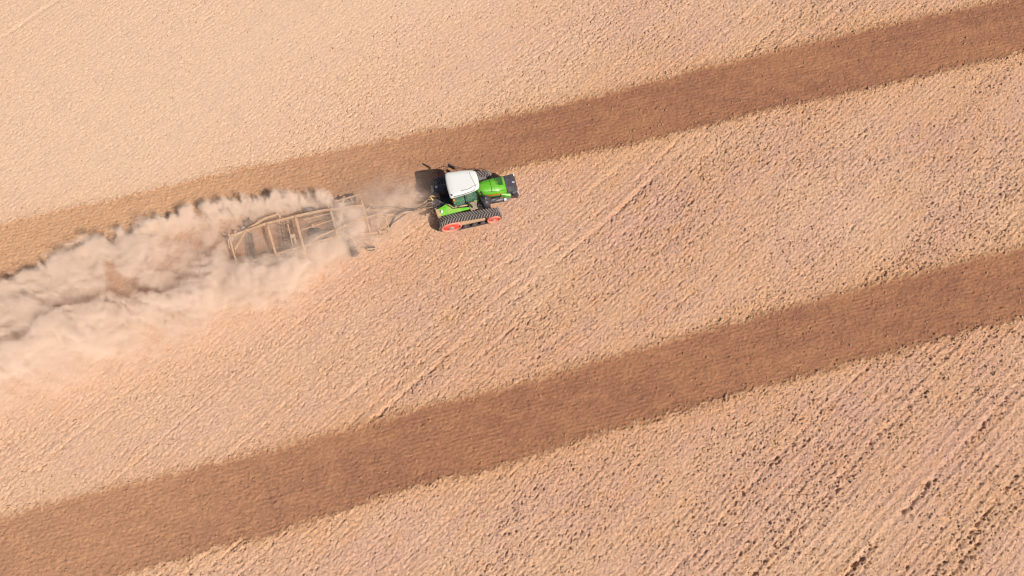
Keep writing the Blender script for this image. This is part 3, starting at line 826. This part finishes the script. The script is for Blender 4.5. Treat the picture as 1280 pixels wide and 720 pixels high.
# rear linkage
lk = MB()
for s in (-1, 1):
    lk.beam([(-2.1, s * 0.40, 0.85), (-2.65, s * 0.50, 0.80), (-3.0, s * 0.46, 0.85)], 0.10, 0.12, M['tan'])
    lk.tube([(-1.9, s * 0.42, 1.55), (-2.35, s * 0.50, 1.62), (-2.62, s * 0.50, 1.35)], 0.05, M['tan'])
    lk.tube([(-2.6, s * 0.50, 1.35), (-2.66, s * 0.50, 0.85)], 0.035, M['steel'])
lk.tube([(-2.2, 0, 1.40), (-2.75, 0.03, 1.32)], 0.05, M['steel'])
lk.box((-2.5, 0.0, 0.72), (0.7, 0.16, 0.12), M['steel'], bevel=0.02)
lk.box((-2.35, 0.12, 1.32), (0.2, 0.55, 0.16), M['engine'], bevel=0.03)
lk.build('rear_linkage', tr)
hs = MB()
for k, (y0, y1) in enumerate(((-0.22, -0.1), (-0.12, 0.02), (0.10, 0.05), (0.25, 0.10), (0.32, 0.20))):
    z1 = 0.98 + 0.03 * k
    hs.tube([(-2.35, y0, 1.40), (-2.6, y0 * 1.3, 1.55 - 0.04 * k), (-2.95, (y0 + y1) / 2 + 0.05 * math.sin(k * 2), 1.25), (-3.3, y1, z1), (-3.7, y1 * 0.6, z1)], 0.02, M['black'] if k % 2 else M['tan'], 6)
hs.build('hydraulic_hoses', tr)
bp = MB(); bp.box((-2.02, 0.62, 1.72), (0.16, 0.16, 0.10), M['blue'], rz=0.3, bevel=0.03); bp.build('blue_coupling', tr)
bp = MB(); bp.tube([(-2.42, 0.62, 1.45), (-2.40, 0.40, 1.52), (-2.30, 0.22, 1.5)], 0.045, M['yellow'], 8); bp.build('yellow_handle', tr)

# ------------------------------------------------------------------ towed implement (12 m behind the tractor)
IM = -11.5
iw = TR @ Vector((IM, 0, 0))
im = empty('towed_cultivator', iw, TR_H)
tag(im, 'long dust-covered tan steel cultivator frame towed behind the tractor, half hidden in dust', 'cultivator')
def P(x, y, z): return (x - IM, y, z)
def bm_(name, pts, w, hgt, mat='beam', parent=im):
    w *= 0.78; hgt *= 0.85
    q = MB(); q.beam([P(*p) for p in pts], w, hgt, M[mat]); return q.build(name, parent)
bm_('frame_rail', [(-16.35, .90, 1.2), (-15.2, 1.06, 1.2), (-13.9, 1.26, 1.2), (-11.15, 1.36, 1.2), (-9.9, 1.34, 1.2), (-7.1, 1.08, 1.2)], .17, .18)
bm_('frame_rail', [(-15.9, -1.2, 1.12), (-13.4, -1.02, 1.12), (-10.9, -.86, 1.12), (-9.3, -.72, 1.12)], .14, .16)
bm_('centre_rail', [(-10.6, -.45, 1.05), (-8.0, .02, 1.12), (-6.6, .20, 1.12), (-5.7, .27, 1.08)], .14, .15)
bm_('crossbeam', [(-13.66, 1.30, 1.24), (-13.6, .9, 1.36), (-13.4, -.9, 1.34), (-13.32, -1.45, 1.12)], .17, .14)
bm_('crossbeam', [(-11.72, 1.40, 1.24), (-11.66, 1.0, 1.38), (-11.5, -.9, 1.36), (-11.44, -1.55, 1.14)], .20, .15)
bm_('crossbeam', [(-9.35, 1.35, 1.16), (-9.15, -.75, 1.1)], .13, .13)
bm_('crossbeam', [(-7.12, 1.5, 1.14), (-7.0, .12, 1.12), (-6.95, -1.0, 1.05)], .11, .12)
bm_('rear_bar', [(-16.33, 1.12, 1.22), (-16.2, -.2, 1.18), (-16.05, -1.3, 1.05)], .12, .13)
bm_('brace', [(-15.2, .98, 1.28), (-16.05, -.12, 1.24)], .11, .11)
bm_('brace', [(-7.2, .40, 1.2), (-6.5, .98, 1.24)], .08, .08)
bm_('wing_bar', [(-15.4, 1.25, .9), (-14.5, 1.48, 1.0), (-14.0, 1.70, 1.05), (-12.82, 1.86, 1.08), (-12.78, 1.50, 1.1)], .16, .16)
bm_('wing_bar', [(-9.0, 1.92, .95), (-7.2, 2.05, .98), (-7.08, 1.15, 1.08)], .12, .10)
bm_('wing_bar', [(-16.5, .2, .95), (-16.45, 1.05, 1.05), (-16.8, 1.32, .95)], .09, .09)
bm_('inner_rail', [(-11.55, .35, 1.02), (-9.25, .60, 1.0)], .08, .08)
bm_('inner_rail', [(-11.3, 1.05, 1.02), (-9.35, 1.12, 1.0)], .07, .07)
# valve block and centre posts
q = MB(); q.box(P(-12.15, .0, 1.1), (.34, .26, .2), M['beam'], bevel=.02); q.box(P(-12.05, -.35, 1.02), (.14, .4, .16), M['tan'], bevel=.02); q.beam([P(-12.35, .95, 1.08), P(-12.25, -.85, 1.05)], .06, .06, M['tan']); q.box(P(-12.1, .0, .8), (.12, .12, .5), M['steel']); q.build('valve_block', im)
# front turret frame
q = MB()
for a1, a2 in (((-6.31, .05), (-6.31, -1.25)), ((-5.72, .05), (-5.69, -1.20)), ((-6.36, -.02), (-5.66, -.05)), ((-6.33, -.85), (-5.68, -.82))):
    q.beam([P(*a1, 1.15), P(*a2, 1.15)], .10, .12, M['beam'])
q.build('hitch_turret', im)
bm_('side_rail', [(-8.3, -.85, 1.0), (-7.0, -1.0, 1.02), (-5.5, -1.16, 1.02)], .15, .13)
bm_('side_rail', [(-7.8, -1.22, .9), (-5.7, -1.40, .92)], .08, .08)
bm_('hook_bar', [(-6.95, -1.05, .95), (-6.74, -1.62, .9), (-6.72, -2.06, .85), (-7.45, -2.0, .85)], .09, .09)
bm_('hook_bar', [(-7.5, -1.42, .85), (-6.82, -1.56, .88)], .08, .08)
q = MB(); q.beam([P(-6.4, .16, 1.0), P(-5.4, .06, .86), P(-2.95, 0, .80)], .17, .18, M['beam']); q.beam([P(-5.72, -.75, 1.05), P(-4.3, -.02, .86)], .07, .08, M['steel']); q.box(P(-2.9, 0, .80), (.22, .12, .10), M['steel'], bevel=.02); q.build('drawbar', im)
q = MB()
for k in range(4):
    o = .06 * k
    q.tube([P(-3.7, .1 - o, 1.05), P(-4.2, .18 - o, 1.25), P(-4.8, .06 - o, 1.22), P(-5.25, -.45 + o, 1.18), P(-5.6, -.95 + o, 1.12)], .022, M['black'], 6)
    q.tube([P(-3.9, .2 - o, 1.0), P(-4.6, .45 - o, 1.2), P(-5.3, .35 + o, 1.3), P(-6.0, .5 + o, 1.2), P(-6.6, .7 + o, 1.2)], .018, M['black'] if k % 2 else M['tan'], 6)
q.build('hydraulic_hoses', im)
# transport wheels
def twheel(x, y, z, r, w, steer=0):
    q = MB()
    prof = [(r * .55, -w * .42), (r * .9, -w * .5), (r, -w * .32), (r, w * .32), (r * .9, w * .5), (r * .55, w * .42)]
    q.lathe_y((0, 0, 0), prof, lambda k: M['tyre'], 28)
    q.lathe_y((0, 0, 0), [(r * .56, -w * .30), (r * .2, -w * .52), (r * .2, w * .52), (r * .56, w * .30)], lambda k: M['tan'], 20)
    o = q.build('wheel', im); o.location = P(x, y, z); o.rotation_euler = (0, 0, steer); return o
twheel(-10.9, 1.86, .42, .45, .34, R(3)); twheel(-10.75, .15, .47, .50, .40); twheel(-10.2, -.35, .47, .50, .40);
twheel(-7.9, 2.25, .34, .34, .24); twheel(-7.2, -1.78, .27, .27, .2)
q = MB(); q.cyl(P(-10.75, .5, .46), P(-10.5, -.8, .46), .06, M['steel'], 10); q.box(P(-10.7, .45, .8), (.16, .16, .7), M['tan']); q.build('axle', im)
q = MB(); q.beam([P(-10.9, 1.6, .45), P(-11.0, 1.38, 1.1)], .1, .1, M['tan']); q.build('wheel_arm', im)
q = MB(); q.box(P(-7.9, 2.05, .6), (.08, .08, .8), M['tan']); q.build('wheel_arm', im)
q = MB(); q.box(P(-7.2, -1.66, .6), (.08, .06, .7), M['tan']); q.build('wheel_arm', im)
# disc gangs
for gi, (x0, y0, x1, y1) in enumerate(((-8.3, 2.2, -8.9, .25), (-8.9, -.2, -8.3, -2.1), (-9.6, 2.2, -9.1, .2))):
    q = MB(); q.beam([P(x0, y0, .86), P(x1, y1, .86)], .12, .12, M['steel'] if gi == 1 else M['tan']); q.cyl(P(x0, y0, .3), P(x1, y1, .3), .03, M['steel'], 8)
    n = 9
    for k in range(n):
        f = (k + .5) / n; cx_, cy_ = x0 + (x1 - x0) * f, y0 + (y1 - y0) * f
        d = Vector((x1 - x0, y1 - y0, 0)).normalized()
        c0 = Vector(P(cx_, cy_, .3))
        q.tube([c0 - d * .02, c0 + d * .025], .3, M['steel'], 18, rs=[.30, .24])
        if k % 3 == 1: q.beam([c0 + Vector((0, 0, 0)), c0 + Vector((.08, 0, .55))], .05, .06, M['steel'])
    q.build('disc_gang', im)
# sprung tines
for k in range(10):
    x = -12.9 if k % 2 else -12.3
    y = -1.25 + k * .29
    q = MB(); q.tube([P(x, y, .82), P(x - .22, y, .95), P(x - .38, y, .7), P(x - .22, y, .35), P(x - .02, y, .06)], .028, M['steel'], 6); q.box(P(x, y, .06), (.12, .06, .03), M['steel']); q.build('tine', im)
q = MB(); q.beam([P(-12.9, -1.4, .82), P(-12.9, 1.5, .82)], .07, .07, M['steel']); q.beam([P(-12.3, -1.4, .82), P(-12.3, 1.5, .82)], .07, .07, M['steel']); q.beam([P(-13.0, .1, .86), P(-12.2, .1, .86)], .06, .06, M['steel'])
for y in (-1.0, 1.2):
    q.box(P(-12.9, y, .98), (.07, .07, .36), M['tan']); q.box(P(-12.3, y, .98), (.07, .07, .36), M['tan'])
q.build('tine_bar', im)
# rear packer roller
for x, r in ((-15.3, .26),):
    q = MB()
    for k in range(10):
        an = 2 * math.pi * k / 10
        pts = [P(x + r * math.cos(an + f * 1.2), -2.2 + 4.4 * f, r + .02 + r * math.sin(an + f * 1.2)) for f in np.linspace(0, 1, 9)]
        q.tube(pts, .02, M['steel'], 5)
    for f in np.linspace(0, 1, 6): q.cyl(P(x, -2.2 + 4.4 * f - .01, r + .02), P(x, -2.2 + 4.4 * f + .01, r + .02), r * .96, M['steel'], 18)
    q.build('packer_roller', im)
q = MB()
for y in (-2.2, 2.2, 0): q.beam([P(-15.3, y * 1.02, .3), P(-15.0, y * 1.02, .75)], .05, .07, M['tan'])
q.beam([P(-15.0, -2.25, .78), P(-15.0, 2.25, .78)], .07, .07, M['steel'])
for y in (-1.1, 1.05): q.box(P(-15.0, y, .95), (.08, .08, .36), M['tan'])
q.build('roller_frame', im)
for bx, by, bs, bmt in ((-16.55, .95, (.22, .16, .18), 'steel'), (-15.9, 1.2, (.2, .14, .14), 'beam'), (-15.35, 1.38, (.18, .14, .14), 'hub')):
    q = MB(); q.box(P(bx, by, 1.13), bs, M[bmt], bevel=.02); q.build('rear_bracket', im)

# ------------------------------------------------------------------ dust
def dust_mat():
    m, t, b, o = new_mat('blowing_dust')
    t.n.remove(b)
    # into the frame of the travelling direction: u forward, v left
    p = t.vm('SUBTRACT', t.pos(), (TR_O[0], TR_O[1], 0))
    p = t.mapping(p, rot=(0, 0, -TR_H))
    s0 = t.sep(p); u0, v0, z0 = s0[0], s0[1], s0[2]
    # warp
    w = t.noisec(t.mapping(p, sc=(0.9, 1, 1)), 0.5, 2)
    w = t.vm('SCALE', t.vm('SUBTRACT', w, (0.5, 0.5, 0.5)), 1.9)
    pw = t.vm('ADD', p, w)
    q = t.sep(pw); u, v = q[0], q[1]
    back = t.m('MULTIPLY', u, -1.0)                       # metres behind the tractor
    n1 = t.noise(t.mapping(pw, sc=(0.95, 1.05, 0.9)), 0.36, 4, 0.62)
    n2 = t.noise(t.mapping(pw, sc=(0.9, 1.05, 1.0)), 1.05, 4, 0.66)
    # flanks of the plume
    n3 = t.noise(t.mapping(p, sc=(1.0, 0.5, 0.5)), 1.3, 2, 0.55)
    vt0 = t.m('ADD', t.m('ADD', t.lin(back, 6, 10, 0.5, 2.75), t.lin(back, 10, 15, 0.0, 0.6)), t.lin(back, 21, 36, 0.0, -3.6))
    vtop = t.m('ADD', vt0, t.m('MULTIPLY', t.m('SUBTRACT', n3, 0.5), 1.5))
    vbot = t.m('ADD', t.lin(back, 6, 12.5, -0.6, -4.4), t.lin(back, 12.5, 36, 0.0, -3.1))
    fb = t.m('SUBTRACT', v, vbot)
    etop = t.sstep(t.m('SUBTRACT', vtop, v0), 0.0, 0.22)
    ebot = t.sstep(t.m('SUBTRACT', v, vbot), -1.5, t.lin(back, 6, 36, 1.4, 2.8))
    along = t.sstep(back, 5.2, 9.5)
    # a tall bank along the near flank and a hollow behind it
    nl = t.noise(p, 0.21, 2, 0.6); nm = t.noise(t.mapping(p, loc=(7, 3, 0)), 0.30, 1, 0.5)
    rb = t.m('DIVIDE', t.m('SUBTRACT', fb, t.lin(nl, 0.35, 0.65, 0.9, 3.0)), 1.25); rh = t.m('DIVIDE', t.m('SUBTRACT', fb, t.lin(nl, 0.35, 0.65, 2.6, 6.2)), t.lin(n2, 0.35, 0.65, 0.55, 1.3))
    bank = t.m('EXPONENT', t.m('MULTIPLY', t.m('MULTIPLY', rb, rb), -1.0))
    hollow = t.m('MULTIPLY', t.m('EXPONENT', t.m('MULTIPLY', t.m('MULTIPLY', rh, rh), -1.0)), t.m('MULTIPLY', t.sstep(back, 13, 17, 0.0, 0.80), t.sstep(nm, 0.43, 0.57, 0.0, 1.0)))
    env = t.m('MULTIPLY', t.m('MULTIPLY', etop, ebot), along)
    env = t.m('MULTIPLY', env, t.m('SUBTRACT', 1.0, hollow))
    # thinner above the implement where the frame shows through
    g = t.m('ADD', t.m('POWER', t.m('DIVIDE', t.m('ADD', u0, 12.5), 3.8), 2.0), t.m('POWER', t.m('DIVIDE', t.m('SUBTRACT', v0, 0.25), 1.6), 2.0))
    hole = t.m('SUBTRACT', 1.0, t.m('MULTIPLY', t.m('EXPONENT', t.m('MULTIPLY', t.m('MULTIPLY', g, g), -1.0)), 0.80))
    env = t.m('MULTIPLY', env, hole)
    # top of the billows
    htop = t.m('MULTIPLY', t.lin(back, 6, 30, 1.6, 3.8), t.m('MULTIPLY', t.m('POWER', env, 0.5), t.m('ADD', t.sstep(n1, 0.40, 0.62, 0.0, 1.2), t.m('MULTIPLY', bank, 0.75))))
    htop = t.m('ADD', htop, t.m('MULTIPLY', t.m('SUBTRACT', n2, 0.5), 1.9))
    body = t.sstep(t.m('SUBTRACT', htop, z0), 0.0, 0.9)
    d = t.m('MULTIPLY', t.m('MULTIPLY', body, env), t.sstep(n2, 0.34, 0.62, 0.06, 1.6))
    d = t.m('MULTIPLY', d, t.m('ADD', t.lin(back, 8, 26, 0.50, 0.58), t.m('MULTIPLY', bank, 0.22)))
    # thin drift between implement and tractor and over the rear of the cab
    g2 = t.m('ADD', t.m('POWER', t.m('DIVIDE', t.m('ADD', u, 5.5), 2.6), 2.0), t.m('POWER', t.m('DIVIDE', t.m('SUBTRACT', v, 0.7), 1.3), 2.0))
    g2 = t.m('ADD', g2, t.m('POWER', t.m('DIVIDE', t.m('SUBTRACT', z0, 0.6), 1.3), 2.0))
    d2 = t.m('MULTIPLY', t.m('EXPONENT', t.m('MULTIPLY', g2, -1.0)), t.sstep(n2, 0.35, 0.65, 0.1, 0.9))
    # puffs rolling off the near side of the frame
    g3 = t.m('ADD', t.m('POWER', t.m('DIVIDE', t.m('ADD', u, 10.6), 3.4), 2.0), t.m('POWER', t.m('DIVIDE', t.m('ADD', v, t.lin(back, 8, 14, 1.1, 2.1)), 0.95), 2.0))
    g3 = t.m('ADD', g3, t.m('POWER', t.m('DIVIDE', t.m('SUBTRACT', z0, 0.9), 1.0), 2.0))
    d3 = t.m('MULTIPLY', t.m('EXPONENT', t.m('MULTIPLY', g3, -1.0)), t.sstep(n2, 0.36, 0.60, 0.2, 1.3))
    # small thick curls along the far edge
    rr = t.m('DIVIDE', t.m('SUBTRACT', t.m('SUBTRACT', vtop, v0), 0.42), 0.36)
    d4 = t.m('MULTIPLY', t.m('EXPONENT', t.m('MULTIPLY', t.m('MULTIPLY', rr, rr), -1.0)), t.m('MULTIPLY', t.sstep(n3, 0.42, 0.60, 0.2, 6.5), t.sstep(n2, 0.36, 0.56, 0.15, 1.2)))
    d4 = t.m('MULTIPLY', t.m('MULTIPLY', d4, t.sstep(back, 7.5, 11.0)), t.sstep(z0, 2.4, 1.6))
    # thin wide skirt of drifting dust
    sk = t.m('MULTIPLY', t.m('MULTIPLY', t.sstep(v, t.m('SUBTRACT', vbot, 2.6), t.m('ADD', vbot, 1.5)), etop), along)
    sk = t.m('MULTIPLY', sk, t.m('MULTIPLY', t.sstep(z0, 2.4, 0.4, 0.0, 0.24), t.lin(n2, 0.35, 0.6, 0.3, 1.3)))
    tot = t.m('ADD', t.m('ADD', t.m('ADD', d, d4), t.m('ADD', t.m('MULTIPLY', d2, 1.35), t.m('MULTIPLY', d3, 0.9))), sk)
    vol = t.n.new('ShaderNodeVolumePrincipled')
    vol.inputs['Color'].default_value = (0.985, 0.828, 0.70, 1)
    vol.inputs['Anisotropy'].default_value = -0.1
    t.put(tot, vol.inputs['Density'])
    t.l.new(vol.outputs[0], o.inputs['Volume'])
    for tgt in (m, getattr(m, 'cycles', None)):
        if tgt is not None and hasattr(tgt, 'volume_step_rate'):
            tgt.volume_step_rate = 0.18
    return m
d_ = MB()
dm = dust_mat()
outl = [(-1.6, 2.9), (-7, 4.2), (-12, 5.4), (-42, 5.2), (-42, -12), (-30, -10.3), (-16, -7.0), (-7, -3.6), (-1.9, -1.6)]
d_.prism(outl, 0.0 - 0.12, 4.1, dm)
do = d_.build('dust_cloud')
do.location = (TR_O[0], TR_O[1], 0); do.rotation_euler = (0, 0, TR_H)
tag(do, 'pale brown dust billowing behind the towed cultivator and drifting left', 'dust cloud', kind='stuff')
